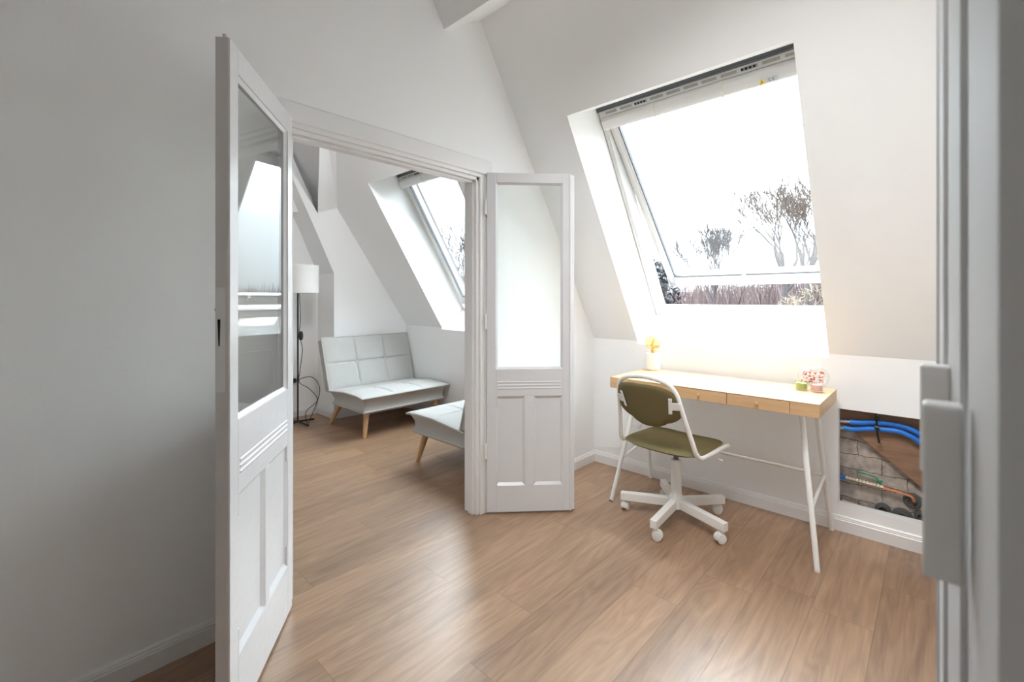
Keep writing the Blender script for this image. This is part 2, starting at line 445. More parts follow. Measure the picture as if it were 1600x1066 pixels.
# masonry behind the opening
m = MB()
m.box((HX0 - .15, 0.125, 0.0), (XR + .1, 0.2, 0.9)); m.box((HX0 - .15, .06, .0), (XR + .1, .125, .06)); m.box((HX0 - .15, .06, .72), (XR + .1, .125, .9))
m.box((HX0 - .15, .06, 0), (HX0 - .10, .125, .9))
o = struct(m.build('wall_masonry', M['masonry']), 'bare grey masonry behind the open hole in the knee wall')

# partition x=0 with doorway
OY0, OY1, OZ = -2.185, -1.165, 1.875
m = MB()
ys = RP(0, S_TOP).y
T1 = 0.10
def part_poly(poly): m.prism(poly, 'x', -T1, 0.0)
part_poly([(0, 0), (0, CZ), (OY1, CZ - OY1 * RS / RC), (OY1, 0)])
part_poly([(OY1, OZ), (OY1, CZ - OY1 * RS / RC), (topY, topZ), (OY0, topZ), (OY0, OZ)])
part_poly([(OY0, 0), (OY0, topZ), (YB, topZ), (YB, 0)])
struct(m.build('wall_left', M['wall']), 'tall white partition wall with the double doorway')

# other room
XW, XN = -2.44, -2.90
def sheared(poly, bk, f0=-2.44, sh=.118):
    mb = MB(); bm = mb.bm
    va = [bm.verts.new((f0 + sh * y, y, z)) for y, z in poly]; vb = [bm.verts.new((bk, y, z)) for y, z in poly]
    n = len(poly); bm.faces.new(va); bm.faces.new(list(reversed(vb)))
    for q in range(n): bm.faces.new([va[q], vb[q], vb[(q + 1) % n], va[(q + 1) % n]])
    return mb
m = sheared([(0, 0), (0, CZ), (-.760, 2.118), (-.938, 2.037), (-1.163, 2.402), (-1.27, 2.58), (-1.163, 2.329), (-.983, 1.926), (-.783, 1.455), (-.783, 0)], XN)
struct(m.build('wall_chimney', M['wall']), 'white boxed timber post and brace with chimney breast behind the far sofa')
m = MB(); bm = m.bm
A_, B2_, T2_, V_ = Vector((-2.526, -.750, 2.112)), Vector((-2.003, -1.019, 2.535)), Vector((-2.005, -1.163, 2.55)), Vector((-2.551, -.938, 2.037))
B2_ = B2_ + (B2_ - A_) * .5; T2_ = T2_ + (T2_ - V_) * .5
lo = [bm.verts.new(q) for q in (A_, B2_, T2_, V_)]; hi = [bm.verts.new(q + Vector((0, 0, .6))) for q in (A_, B2_, T2_, V_)]
bm.faces.new(lo); bm.faces.new(hi)
for q in range(4): bm.faces.new([lo[q], lo[(q + 1) % 4], hi[(q + 1) % 4], hi[q]])
struct(m.build('trim_21', M['wall']), 'white boxed diagonal roof beam above the far sofa')
m = MB()
m.prism([(-0.86, 2.086), (-1.093, 2.587), (-1.40, 3.25), (-1.75, 3.25), (-1.10, 2.05)], 'x', -2.75, XN)
struct(m.build('trim_20', M['wall']), 'recessed slanting brace behind the post')
m = MB()
m.box((XN - .1, YB, 0), (XN, 0, 4.6))
struct(m.build('wall_far', M['wall']), 'far end wall of the second room')
# remaining shell
m = MB(); m.box((0, YB - .1, 0), (XR + .1, YB, 4.6)); struct(m.build('wall_front', M['wall']), 'wall behind the camera')
# rear wall of the second room with an added window, out of view, for fill light
YR = -3.7; wx0, wx1, wz0, wz1 = -1.6, -1.15, 1.15, 1.95
m = MB()
m.box((XN, YR - .1, 0), (wx0, YR, 4.6)); m.box((wx1, YR - .1, 0), (-T1, YR, 4.6)); m.box((wx0, YR - .1, 0), (wx1, YR, wz0)); m.box((wx0, YR - .1, wz1), (wx1, YR, 4.6))
struct(m.build('wall_rear', M['wall']), 'rear wall of the second room')
m = MB()
for (a, b) in ((wx0, wx0 + .06), ((wx0 + wx1) / 2 - .04, (wx0 + wx1) / 2 + .04), (wx1 - .06, wx1)): m.box((a, YR - .08, wz0), (b, YR - .02, wz1))
m.box((wx0, YR - .08, wz0), (wx1, YR - .02, wz0 + .06)); m.box((wx0, YR - .08, wz1 - .06), (wx1, YR - .02, wz1))
w3 = struct(m.build('window_3', M['winframe']), 'added white casement window, unseen, letting fill light into the second room')
m = MB(); m.box((wx0 + .05, YR - .055, wz0 + .05), (wx1 - .05, YR - .050, wz1 - .05)); m.build('glass_pane', M['glass'], w3)
pd = bpy.data.lights.new('window_portal', 'AREA'); pd.shape = 'RECTANGLE'; pd.size = wx1 - wx0; pd.size_y = wz1 - wz0; pd.cycles.is_portal = True
po = bpy.data.objects.new('window_portal', pd); COL.objects.link(po); po.location = ((wx0 + wx1) / 2, YR - .11, (wz0 + wz1) / 2); po.rotation_euler = (PI / 2, 0, 0)
po.rotation_euler = Vector((0, 1, 0)).to_track_quat('-Z', 'Y').to_euler()
m = MB(); m.box((XR, YB, 0), (XR + .1, 0.6, 4.6)); struct(m.build('wall_right', M['wall']), 'side wall to the right of the desk')
m = MB(); m.box((XL, YB, -.12), (XR + .1, 0.3, 0)); struct(m.build('floor', M['floor']), 'brown oak laminate floor running through both rooms')
# purlin
m = MB()
s0 = (2.752 - CZ) / RS
A = RP(0, s0); B_ = RP(0, s0, -0.30); s1 = s0 + 0.30
m.prism([(A.y, A.z), (B_.y, B_.z), (RP(0, s1, -.30).y, RP(0, s1, -.30).z), (RP(0, s1).y, RP(0, s1).z)], 'x', 0.0, XR)
struct(m.build('trim_3', M['wall']), 'white boxed purlin under the sloping ceiling')

# baseboards
def baseboard(name, p0, p1, nrm, label):
    p0, p1, nrm = Vector(p0), Vector(p1), Vector(nrm)
    d = (p1 - p0); Ln = d.length; d.normalize()
    M4 = Matrix((( d.x, nrm.x, 0, p0.x), (d.y, nrm.y, 0, p0.y), (0, 0, 1, 0), (0, 0, 0, 1)))
    prof = [(0, 0), (.015, 0), (.015, .056), (.012, .060), (.013, .064), (.009, .066), (.008, .073), (.004, .078), (0, .078)]
    mb = MB(); mb.prism(prof, 'x', 0, Ln, M4)
    return struct(mb.build(name, M['trim']), label)
baseboard('baseboard_back', (0, 0, 0), (XR, 0, 0), (0, -1, 0), 'white profiled baseboard along the knee wall')
baseboard('baseboard_left', (0, -1.06, 0), (0, 0, 0), (1, 0, 0), 'short white baseboard behind the right door leaf')
baseboard('baseboard_front', (0, YB, 0), (0, -2.30, 0), (1, 0, 0), 'white baseboard below the shaded wall')
baseboard('baseboard_sofa', (-2.45, 0, 0), (-.1, 0, 0), (0, -1, 0), 'white baseboard behind the sofas')
baseboard('baseboard_niche', (XN, YB, 0), (XN, -.783, 0), (1, 0, 0), 'white baseboard in the lamp niche')
baseboard('baseboard_breast', (XN, -.783, 0), (-2.532, -.783, 0), (0, -1, 0), 'white baseboard on the side of the breast')

# doorway lining and casing
m = MB()
m.box((-T1, OY1 - .018, 0), (0, OY1, OZ)); m.box((-T1, OY0, 0), (0, OY0 + .018, OZ)); m.box((-T1, OY0, OZ - .018), (0, OY1, OZ))
m.box((-.055, OY1 - .030, 0), (-.02, OY1 - .018, OZ - .018)); m.box((-.055, OY0 + .018, 0), (-.02, OY0 + .030, OZ - .018)); m.box((-.055, OY0, OZ - .030), (-.02, OY1, OZ - .018))
struct(m.build('trim_1', M['trim'], bevel=.002), 'white painted lining of the double doorway')
m = MB()
# architrave, head
m.prism([(0, OZ), (.012, OZ), (.012, OZ + .018), (.020, OZ + .022), (.020, OZ + .096), (.014, OZ + .101), (0, OZ + .101)], 'y', -2.240, -1.078)
m.box((0, -1.165, 0), (.014, -1.135, OZ)); m.box((0, -1.135, 0), (.020, -1.078, OZ))
m.box((0, -2.205, 0), (.014, -2.185, OZ))
struct(m.build('trim_2', M['trim'], bevel=.002), 'white casing around the double doorway')

# access panel below the second window
m = MB()
x0, x1, z0, z1 = -1.36, -.78, .12, .755
for (a, b, c, d) in ((x0, x1, z1 - .035, z1), (x0, x1, z0, z0 + .035), (x0, x0 + .035, z0, z1), (x1 - .035, x1, z0, z1)):
    m.box((a, -.016, c), (b, 0, d))
m.box((x0 + .03, -.006, z0 + .03), (x1 - .03, 0, z1 - .03))
struct(m.build('trim_4', M['trim'], bevel=.003), 'white access panel in the knee wall beside the near sofa')

# ------------------------------------------------------------------ roof windows
def roof_window(k, openang):
    a, b = WINS[k]
    root = thing('window_%d' % k, 'wide white roof window tilted open above the desk' if k == 1 else 'white roof window in the second room beside the sofas', 'window', (0, 0, 0), kind='structure')
    RM = Matrix(((1, 0, 0, 0), (0, -RC, RS, 0), (0, RS, RC, CZ), (0, 0, 0, 1)))      # local (x, s, o) -> world
    m = MB()
    w = .030
    x0, x1 = a + .004, b + .050
    m.box((x0, S_F0 - .01, OF), (x0 + w, S_F1 + .02, OF + .12), RM); m.box((x1 - w, S_F0 - .01, OF), (x1, S_F1 + .02, OF + .12), RM)
    m.box((x0, S_F0 - .02, OF), (x1, S_F0 + .012, OF + .12), RM); m.box((x0, S_F1 - .010, OF), (x1, S_F1 + .03, OF + .12), RM)
    m.box((x0 + .006, S_F0, OF - .006), (x0 + .02, S_F1, OF), RM); m.box((x1 - .02, S_F0, OF - .006), (x1 - .006, S_F1, OF), RM)
    m.build('window_frame', M['winframe'], root, bevel=.002)
    # vent strip with slots, fixed at the head
    W = x1 - x0
    m = MB(); m.box((x0 + .012, 1.440, OF - .004), (x1 - .012, 1.476, OF + .03), RM)
    vs = m.build('vent_strip', M['winframe'], root, bevel=.002)
    m = MB(); m.box((x0, 1.476, OF - .012), (x1, 1.512, OF + .02), RM); m.tube([RM @ Vector((x0, 1.482, OF - .012)), RM @ Vector((x1, 1.482, OF - .012))], .005, 8)
    m.build('head_seal', M['gasket'], root, label='dark rubber seal strip along the window head')
    m = MB(); slots = 11; g = (W - .10) / slots
    for i in range(slots):
        xx = x0 + .05 + i * g
        m.box((xx, 1.452, OF - .006), (xx + g * .78, 1.466, OF + .004), RM)
    m.build('vent_slots', M['slot'], vs)
    m = MB()
    for i in (2, 8):
        xx = x0 + .05 + i * g
        for q in range(4): m.box((xx + q * .018, 1.453, OF - .008), (xx + .011 + q * .018, 1.465, OF - .003), RM)
    m.build('black_clips', M['black'], vs)
    # sash, hinged at the head
    hs, ho = 1.485, OF + .045
    R_ = Matrix.Translation(Vector((0, hs, ho))) @ Matrix.Rotation(-openang, 4, 'X') @ Matrix.Translation(Vector((0, -hs, -ho)))
    # open: lower end swings outwards (+o)
    S4 = RM @ R_
    sx0, sx1 = x0 + .034, x1 - .034
    gs0, gs1 = .160, 1.375
    sb = .058
    m = MB()
    m.box((sx0, .078, ho - .045), (sx0 + .052, 1.455, ho + .03), S4); m.box((sx1 - .052, .078, ho - .045), (sx1, 1.455, ho + .03), S4)
    m.box((sx0 - .005, .076, ho - .045), (sx1 + .005, gs0 - .002, ho + .03), S4); m.box((sx0, gs1 + .0, ho - .045), (sx1, 1.455, ho + .03), S4)
    m.box((sx0 + .018, .12, ho - .052), (sx0 + .042, 1.40, ho - .045), S4); m.box((sx1 - .042, .12, ho - .052), (sx1 - .018, 1.40, ho - .045), S4)
    sash = m.build('sash', M['winframe'], root, bevel=.003)
    m = MB(); t = .007
    gx0, gx1 = sx0 + .052, sx1 - .052
    m.box((gx0, gs0, ho - .040), (gx0 + t, gs1, ho - .018), S4); m.box((gx1 - t, gs0, ho - .040), (gx1, gs1, ho - .018), S4)
    m.box((gx0, gs0, ho - .040), (gx1, gs0 + t, ho - .018), S4); m.box((gx0, gs1 - t, ho - .040), (gx1, gs1, ho - .018), S4)
    m.build('glazing_seal', M['gasket'], sash)
    m = MB(); m.box((gx0, gs0, ho - .030), (gx1, gs1, ho - .026), S4)
    m.build('glass_pane', M['glass'], sash)
    # ventilation bar
    m = MB()
    prof = [(1.372, ho - .048), (1.372, ho - .070), (1.385, ho - .088), (1.410, ho - .094), (1.435, ho - .088), (1.447, ho - .07), (1.447, ho - .048)]
    m.prism(prof, 'x', sx0 - .015, sx1 + .015, S4)
    bar = m.build('ventilation_bar', M['winframe'], root, smooth=True)
    m = MB()
    for xx in (x0 + W * .30, x0 + W * .62):
        m.prism([(s_ + (.004 if s_ > 1.4 else -.004), o_ - .004) for s_, o_ in prof], 'x', xx, xx + .010, S4)
    m.build('bar_clip', M['plastic'], bar)
    if k == 1:
        xm = x0 + W * .80
        m = MB(); m.prism([(xm - .030, 1.385), (xm - .002, 1.385), (xm - .016, 1.412)], 'z', ho - .0985, ho - .0955, S4)
        m.build('warning_sticker', M['yellow'], bar)
        m = MB(); m.box((xm + .004, 1.388, ho - .0975), (xm + .05, 1.410, ho - .0945), S4)
        st = m.build('grey_sticker', M['sticker'], bar)
        m = MB()
        m.tube([S4 @ Vector((xm + .018 + .006 * math.cos(t_), 1.399 + .006 * math.sin(t_), ho - .0978)) for t_ in [PI * .35 + i * PI * 1.3 / 8 for i in range(9)]], .001, 5)
        m.tube([S4 @ Vector((xm + .034 + .006 * math.cos(t_), 1.399 + .006 * math.sin(t_), ho - .0978)) for t_ in [PI * .35 + i * PI * 1.3 / 8 for i in range(9)]], .001, 5)
        m.tube([S4 @ Vector((xm + .029, 1.399, ho - .0978)), S4 @ Vector((xm + .034, 1.399, ho - .0978))], .001, 5)
        m.build('lettering', M['ink'], st)
        m = MB()
        for q in ((xm - .0165, 1.394), ):
            m.box((q[0] - .001, q[1] - .002, ho - .0990), (q[0] + .002, q[1] + .009, ho - .098), S4)
        m.build('exclamation_mark', M['ink'], bar)
    m = MB()
    m.box((sx0 - .006, .068, ho - .036), (sx1 + .006, .0755, ho + .034), S4); m.box((sx0 - .006, .068, ho - .020), (sx0 - .0005, 1.44, ho + .034), S4); m.box((sx1 + .0005, .068, ho - .020), (sx1 + .006, 1.44, ho + .034), S4)
    m.build('outer_cladding', M['cladding'], sash)
    # bottom catch and handle
    xc = (x0 + x1) / 2 + .0
    m = MB(); m.box((xc - .008, .076, ho - .066), (xc + .008, gs0 + .018, ho - .044), S4); m.box((xc - .014, .150, ho - .075), (xc + .014, .168, ho - .05), S4)
    m.build('catch', M['plastic'], sash, bevel=.003)
    m = MB(); pts = spline([(xc - .06, .098, ho - .062), (xc - .045, .101, ho - .078), (xc - .01, .105, ho - .080), (xc + .006, .113, ho - .06)], 5)
    m.tube([S4 @ p for p in pts], [.006] * len(pts), 8)
    m.build('handle', M['steel'], sash, smooth=True)
    # outside cladding kerb
    m = MB()
    m.box((x0 - .06, -.05, OF + .10), (x0 - .0, S_F1 + .08, OF + .17), RM); m.box((x1, -.05, OF + .10), (x1 + .06, S_F1 + .08, OF + .17), RM)
    m.build('outer_flashing', M['outer'], root)
    # light portal
    pd = bpy.data.lights.new('window_portal', 'AREA'); pd.shape = 'RECTANGLE'; pd.size = W; pd.size_y = 1.55
    pd.cycles.is_portal = True
    po = bpy.data.objects.new('window_portal', pd); COL.objects.link(po)
    c = RM @ Vector(((x0 + x1) / 2, .75, OF + .40))
    pd.size = W + .5; pd.size_y = 2.1
    po.location = c
    po.rotation_euler = Vector((0, -RS, -RC)).to_track_quat('-Z', 'Y').to_euler()
roof_window(1, math.radians(10.4))
roof_window(2, math.radians(0.0))

# ------------------------------------------------------------------ double door leaves (local: x along width from the hinge, y = thickness away from visible face, z)
def leaf(name, label, origin, ang, W, stile, mull, thick_sign, gx, gz, rail, pz, right_extra):
    root = thing(name, label, 'door', origin, ang, kind='structure')
    T = 0.036 * thick_sign
    def bx(mb, x0, x1, z0, z1, d0=0.0, d1=T):
        ya, yb = sorted((d0, d1)); mb.box((x0, ya, z0), (x1, yb, z1))
    H0, H1 = 0.0, 1.892
    m = MB()
    bx(m, 0, stile, H0, H1); bx(m, W - stile, W, H0, H1)
    bx(m, stile, W - stile, gz[1], H1)                        # top rail
    bx(m, stile, W - stile, pz[1], gz[0])                     # lock rail
    bx(m, stile, W - stile, H0, pz[0])                        # bottom rail
    bx(m, mull[0], mull[1], pz[0], pz[1])
    zc0, zc1 = pz[0] + .075, pz[1] - .06
    for (z0, z1) in ((pz[0], zc0), (zc1, pz[1])):             # ears that step the outer panel edges
        bx(m, stile, stile + .008, z0, z1); bx(m, W - stile - .008, W - stile, z0, z1)
    if right_extra:                                           # meeting stile bead
        bx(m, W, W + .018, H0, H1 - .004, 0.010 * thick_sign, T + .006 * thick_sign)
        bx(m, W - .012, W - .002, H0 + .0, H1 - .002, -.006 * thick_sign, 0.001 * thick_sign)
    fr = m.build('door_frame', M['door'], root, bevel=.0022)
    m = MB()
    # glazing bead (slanted) around the glass
    def bead(x0, x1, z0, z1, w, d, sink):
        s = thick_sign
        o_ = [(x0, z0), (x1, z0), (x1, z1), (x0, z1)]; i_ = [(x0 + w, z0 + w), (x1 - w, z0 + w), (x1 - w, z1 - w), (x0 + w, z1 - w)]
        for k in range(4):
            a, b = o_[k], o_[(k + 1) % 4]; c, e = i_[(k + 1) % 4], i_[k]
            f = [(a[0], s * d, a[1]), (b[0], s * d, b[1]), (c[0], s * sink, c[1]), (e[0], s * sink, e[1])]
            g = [(p[0], s * (sink + .003), p[2]) for p in f]
            vs = [m.bm.verts.new(p) for p in f + g]
            for q in ((0, 1, 2, 3), (7, 6, 5, 4), (0, 4, 5, 1), (1, 5, 6, 2), (2, 6, 7, 3), (3, 7, 4, 0)): m.bm.faces.new([vs[t] for t in q])
    bead(stile, W - stile, gz[0], gz[1], .010, .004, .013)
    for i, (a, b) in enumerate(((stile, mull[0]), (mull[1], W - stile))):
        bead(a, b, pz[0], pz[1], .014, .001, .012)
    m.build('moulding', M['door'], root, recalc=True)
    for (a, b) in ((stile, mull[0]), (mull[1], W - stile)):
        m = MB(); bx(m, a + .002, b - .002, pz[0] + .002, pz[1] - .002, .012 * thick_sign, .024 * thick_sign)
        m.build('door_panel', M['door'], root)
    m = MB()
    for q in range(3):
        z = rail + q * .017
        m.tube([(stile + .010, .0035 * thick_sign, z), (W - stile - .010, .0035 * thick_sign, z)], .0060, 12)
    m.build('reeding', M['door'], root, smooth=True)
    m = MB(); ya, yb = sorted((.016 * thick_sign, .0195 * thick_sign)); cx = W / 2
    skew = Matrix.Translation(Vector((cx, .0178 * thick_sign, 0))) @ Matrix.Rotation(math.radians(-0.9 if not right_extra else 0), 4, 'Z') @ Matrix.Translation(Vector((-cx, -.0178 * thick_sign, 0)))
    m.box((stile + .003, ya, gz[0] + .003), (W - stile - .003, yb, gz[1] - .003), skew)
    m.build('glass_pane', M['glass'], root)
    hy = (.002 if right_extra else .030) * thick_sign
    for z in (.30, 1.02, 1.66):
        m = MB(); m.tube([(-.008, hy, z), (-.008, hy, z + .085)], .0065, 10); m.tube([(-.008, hy, z + .042), (-.008, hy, z + .044)], .0075, 10)
        bx(m, -.008, .002, z, z + .085, hy, hy + .006 * (1 if right_extra else -1) * thick_sign)
        m.build('hinge', M['trim'], root, smooth=True)
    return root
d1 = leaf('door_1', 'tall white glazed door leaf standing open nearest the camera', (0.036, -2.181, .010), math.atan2(-.604, .797), .545, .052, (.245, .285), -1,
          None, (.852, 1.820), .700, (.188, .640), False)
m = MB()
m.box((.5445, -.036, 0.0), (.5462, -.0005, 1.892))
m.box((.5455, -.012, 0.0), (.5478, -.004, 1.892))
m.tube([(.535, -.017, 1.892), (.535, -.017, 1.905)], .006, 8)
m.build('door_edge', M['door_edge'], d1, label='bare grey painted leading edge with rebate')
m = MB(); m.box((.5452, -.034, .94), (.5482, -.012, 1.22))
m.build('lock_plate', M['hinge'], d1)
m = MB(); m.prism([(-.030, 1.135), (-.0225, 1.135), (-.0245, 1.063), (-.0275, 1.063)], 'x', .5482, .5488)
m.build('keyhole', M['blackhole'], d1)
m = MB(); m.tube([(.50, -.036, 1.16), (.50, -.050, 1.16)], .011, 12); m.tube(spline([(.50, -.050, 1.16), (.485, -.055, 1.16), (.42, -.055, 1.162)], 4), .007, 10); m.box((.488, -.040, 1.04), (.512, -.036, 1.19))
m.build('door_handle', M['steel'], d1, smooth=True)
d2 = leaf('door_2', 'white glazed door leaf folded back beside the doorway', (0.034, -1.135, .010), math.atan2(.728, .686), .475, .050, (.211, .261), 1,
          None, (.798, 1.838), .690, (.148, .645), True)

# ------------------------------------------------------------------ door frame with hinge blocks close to the camera
m = MB()
def cp(px, dy):
    r = (px - 800) / 710.0
    return (CAM.x + (.731 * r - .682) / (.682 * r + .731) * dy, CAM.y + dy)
prof = [(XR, CAM.y + 1.02), cp(1463, 1.0), cp(1468, 1.0), cp(1474, .80), cp(1481, .80), cp(1500, .64), cp(1512, .64), cp(1560, .40), (2.05, CAM.y + .40)]
prof += [(2.05, prof[0][1])]
m.prism(prof, 'z', 0, 2.3)
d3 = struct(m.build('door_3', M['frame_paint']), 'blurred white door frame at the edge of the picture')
m = MB(); a = cp(1438, .78); b = cp(1472, .74)
m.box((a[0], a[1] - .02, .985), (1.872, a[1] + .004, 1.118)); m.build('hinge', M['hinge'], d3, bevel=.003)
m = MB(); a = cp(1441, .58); b = cp(1497, .58)
m.box((a[0], a[1], .937), (b[0] + .004, a[1] + .03, 1.101)); m.build('hinge', M['hinge'], d3, bevel=.003)

# ------------------------------------------------------------------ pipes in the wall opening
def zx(l, y): return [(x, y, z) for x, z in l]
m = MB(); m.prism([(1.40, .640), (1.90, .640), (1.90, .455), (1.865, .235), (1.80, .285), (1.530, .508), (1.44, .60)], 'y', .088, .118)
tag(m.build('wooden_beam', M['oldwood'], bevel=.004), 'rough brown diagonal timber behind the wall opening', 'beam')
for nm, l, lab in (('water_pipe', [(1.53, .556), (1.565, .558), (1.638, .573), (1.712, .575), (1.765, .566), (1.81, .540), (1.86, .49)], 'upper of the two thick blue hoses in the wall opening'),
              ('water_pipe', [(1.505, .520), (1.55, .520), (1.619, .537), (1.712, .545), (1.755, .535), (1.80, .510), (1.86, .45)], 'lower of the two thick blue hoses in the wall opening')):
    root = thing(nm, lab, 'pipe', (0, 0, 0), group=None)
    pts = spline(zx(l, .058), 6)
    m = MB(); m.tube(pts, .0125, 12); m.build('hose', M['blue'], root, smooth=True)
    m = MB(); x0, z0 = l[0]
    for q in range(5): m.tube([(x0 - .010 - q * .010, .058, z0 - q * .001), (x0 - .003 - q * .010, .058, z0 - q * .001)], .0115 if q % 2 else .0085, 10)
    m.tube([(x0 - .06, .058, z0 - .005), (x0, .058, z0)], .006, 8); m.build('fitting', M['steel'], root, smooth=True)
    m = MB(); m.tube([(x0 - .12, .058, z0 - .008), (x0 - .055, .058, z0 - .005)], .0115, 10); m.build('end_cap', M['redp'], root, smooth=True)
m = MB(); m.tube(zx([(1.637, .64), (1.640, .60), (1.641, .56), (1.645, .51), (1.650, .475)], .042), .005, 6); m.tube(zx([(1.632, .60), (1.65, .595)], .040), .008, 6); m.tube(zx([(1.632, .555), (1.652, .55)], .040), .008, 6)
tag(m.build('pipe_strap', M['black']), 'black strap tied around the blue hoses', 'strap')
def copper_pipe(pts, lab, blue_len, nring):
    root = thing('copper_pipe', lab, 'pipe')
    P = [Vector((x, .085, z)) for x, z in pts]
    m = MB(); m.tube([P[0], P[1]], .010, 10); m.build('pipe_end', M['blue'] if blue_len else M['brass'], root, smooth=True)
    m = MB()
    m.tube([P[1], P[2]], .0085, 10)
    for q in range(nring):
        t = (q + .5) / nring; c = P[1].lerp(P[2], t); d = (P[2] - P[1]).normalized()
        m.tube([c - d * .005, c + d * .005], .0125 if q % 3 else .0145, 6)
    m.build('fitting', M['fitting'], root, smooth=True, label='dull silver and brass compression fittings')
    m = MB(); cpts = spline(P[2:], 5); m.tube(cpts, .008, 10)
    for q in range(4):
        t = q / 4; c = P[2].lerp(P[3], t); d = (P[3] - P[2]).normalized(); m.tube([c - d * .004, c + d * .004], .0105, 8)
    m.build('pipe', M['copper'], root, smooth=True)
copper_pipe([(1.44, .247), (1.508, .250), (1.665, .242), (1.735, .236), (1.772, .228), (1.782, .205)], 'copper pipe with blue end and silver fittings in the wall opening', True, 11)
copper_pipe([(1.44, .117), (1.492, .122), (1.560, .117), (1.625, .112), (1.655, .106)], 'lower copper pipe with brass end along the hole bottom', False, 5)
for (x, z, r, lab) in ((1.775, .196, .028, 'dark round pipe flange below the copper pipe bend'), (1.735, .104, .032, 'round grey flange at the bottom of the wall opening'), (1.660, .118, .024, 'small round flange at the end of the lower copper pipe'), (1.805, .13, .02, 'dark round stub in the corner of the wall opening')):
    m = MB(); RMx = Matrix.Translation(Vector((x, .125, z))) @ Matrix.Rotation(PI / 2, 4, 'X')
    m.lathe([(r * 1.35, 0), (r * 1.35, .006), (r, .010), (r, .024), (r * .7, .026), (r * .66, .014), (0, .012)], 24, M4=RMx)
    tag(m.build('pipe_flange', M['rubber'], smooth=True), lab, 'pipe flange')
m = MB(); m.tube(zx([(1.551, .290), (1.60, .287), (1.630, .282), (1.648, .265), (1.66, .268)], .1), [.004, .0035, .004, .006, .004], 8); m.tube(zx([(1.64, .268), (1.655, .256)], .1), .007, 8)
tag(m.build('plastic_tool', M['greenp'], smooth=True), 'thin green plastic tool resting above the fittings', 'tool')

# ------------------------------------------------------------------ desk
DX0, DX1, DY0, DY1 = .455, 1.490, -.535, -.068
desk = thing('desk', 'narrow bamboo writing desk on white tube legs under the roof window', 'desk')
m = MB(); m.box((DX0, DY0 + .014, .679), (DX1, DY1, .7405)); m.build('desktop', M['desk'], desk, bevel=.0015)
# shelf recess line on top and fronts
m = MB(); m.box((DX0, DY0, .679), (DX0 + .11, DY0 + .0138, .7405)); m.box((1.3775, DY0, .679), (DX1, DY0 + .0138, .7405)); m.box((DX0 + .11, DY0, .736), (1.3775, DY0 + .0138, .7405))
m.build('front_frame', M['desk'], desk, bevel=.001)
for (x0, x1) in ((DX0 + .112, .836), (.8385, 1.1055), (1.108, 1.3755)):
    m = MB(); m.box((x0, DY0 - .0003, .680), (x1, DY0 + .0135, .7345)); d = m.build('drawer', M['desk'], desk, bevel=.0012)
    m = MB(); xm = (x0 + x1) / 2
    m.lathe([(.004, 0), (.004, .008), (.0075, .011), (.008, .016), (.005, .019), (0, .0195)], 16, M4=Matrix.Translation(Vector((xm, DY0, .708))) @ Matrix.Rotation(PI / 2, 4, 'X'))
    m.build('knob', M['beech'], d, smooth=True)
lr = .0115
for sx, footx, topx, bx_ in ((1, 1.478, 1.385, None), (-1, .450, .545, None)):
    f = Vector((footx, -.512, .0)); t = Vector((topx, -.345, .682))
    r_ = Vector((footx - .015 * sx, -.034, .0)); rt = Vector((topx + .035 * sx, -.20, .682))
    for (p, q) in ((f, t), (r_, rt)):
        m = MB(); m.tube([p + Vector((0, 0, .004)), q], [lr * 1.0, lr * 1.12], 16)
        lg = m.build('leg', M['powder'], desk, smooth=True)
        m = MB(); m.tube([p, p + Vector((0, 0, .010))], lr * .98, 12); m.build('foot', M['rubber'] if sx < 0 else M['plastic'], lg)
    def on(p, q, z): return p + (q - p) * (z / .682)
    A, B2 = on(f, t, .245), on(r_, rt, .30)
    m = MB(); m.tube([A, B2], .0085, 12); m.build('brace', M['powder'], desk, smooth=True)
    if sx == 1: RB = B2
    else: LB = B2
m = MB(); m.tube([LB, RB], .0085, 12); m.build('crossbar', M['powder'], desk, smooth=True)

# cord from the table lamp
# ------------------------------------------------------------------ table lamp
lamp = thing('table_lamp', 'small lamp with round amber filament bulb on a white marble cylinder', 'lamp', (.515, -.105, .7410))
m = MB(); m.lathe([(.042, 0), (.046, .003), (.046, .104), (.043, .108), (.018, .108), (.018, .104), (0, .104)], 40); m.build('base', M['marble'], lamp, smooth=True)
m = MB(); m.lathe([(.013, .104), (.013, .128), (.010, .132), (0, .132)], 20); m.build('socket', M['brass'], lamp, smooth=True)
m = MB(); prof = [(.010, .126), (.013, .134), (.022, .140)] + [(.052 * math.cos(t), .178 + .048 * math.sin(t)) for t in [(-58 + i * 10.6) * PI / 180 for i in range(15)]]
prof[-1] = (0, prof[-1][1])
m.lathe(prof, 32); bulb = m.build('bulb', M['amberglass'], lamp, smooth=True, recalc=True)
m = MB()
fl = []
for i in range(120):
    t = i / 119; a = t * 12 * PI; fl.append((.008 * math.cos(a) + (.020 * (t - .5)), .008 * math.sin(a), .148 + .050 * t))
m.tube(fl, .0020, 5); m.lathe([(.003, .13), (.003, .175), (0, .18)], 8); m.build('filament', M['brass'], bulb, smooth=True)
m = MB(); cpts = spline([(-.04, .02, .006), (-.06, .03, .004), (-.105, .04, -.03), (-.115, .04, -.20), (-.10, .05, -.36), (-.13, .055, -.43), (-.21, .085, -.40), (-.24, .09, -.47), (-.26, .09, -.56), (-.32, .085, -.60), (-.50, .08, -.62)], 8)
m.tube(cpts, .0025, 6); m.build('cable', M['cord'], lamp, smooth=True)

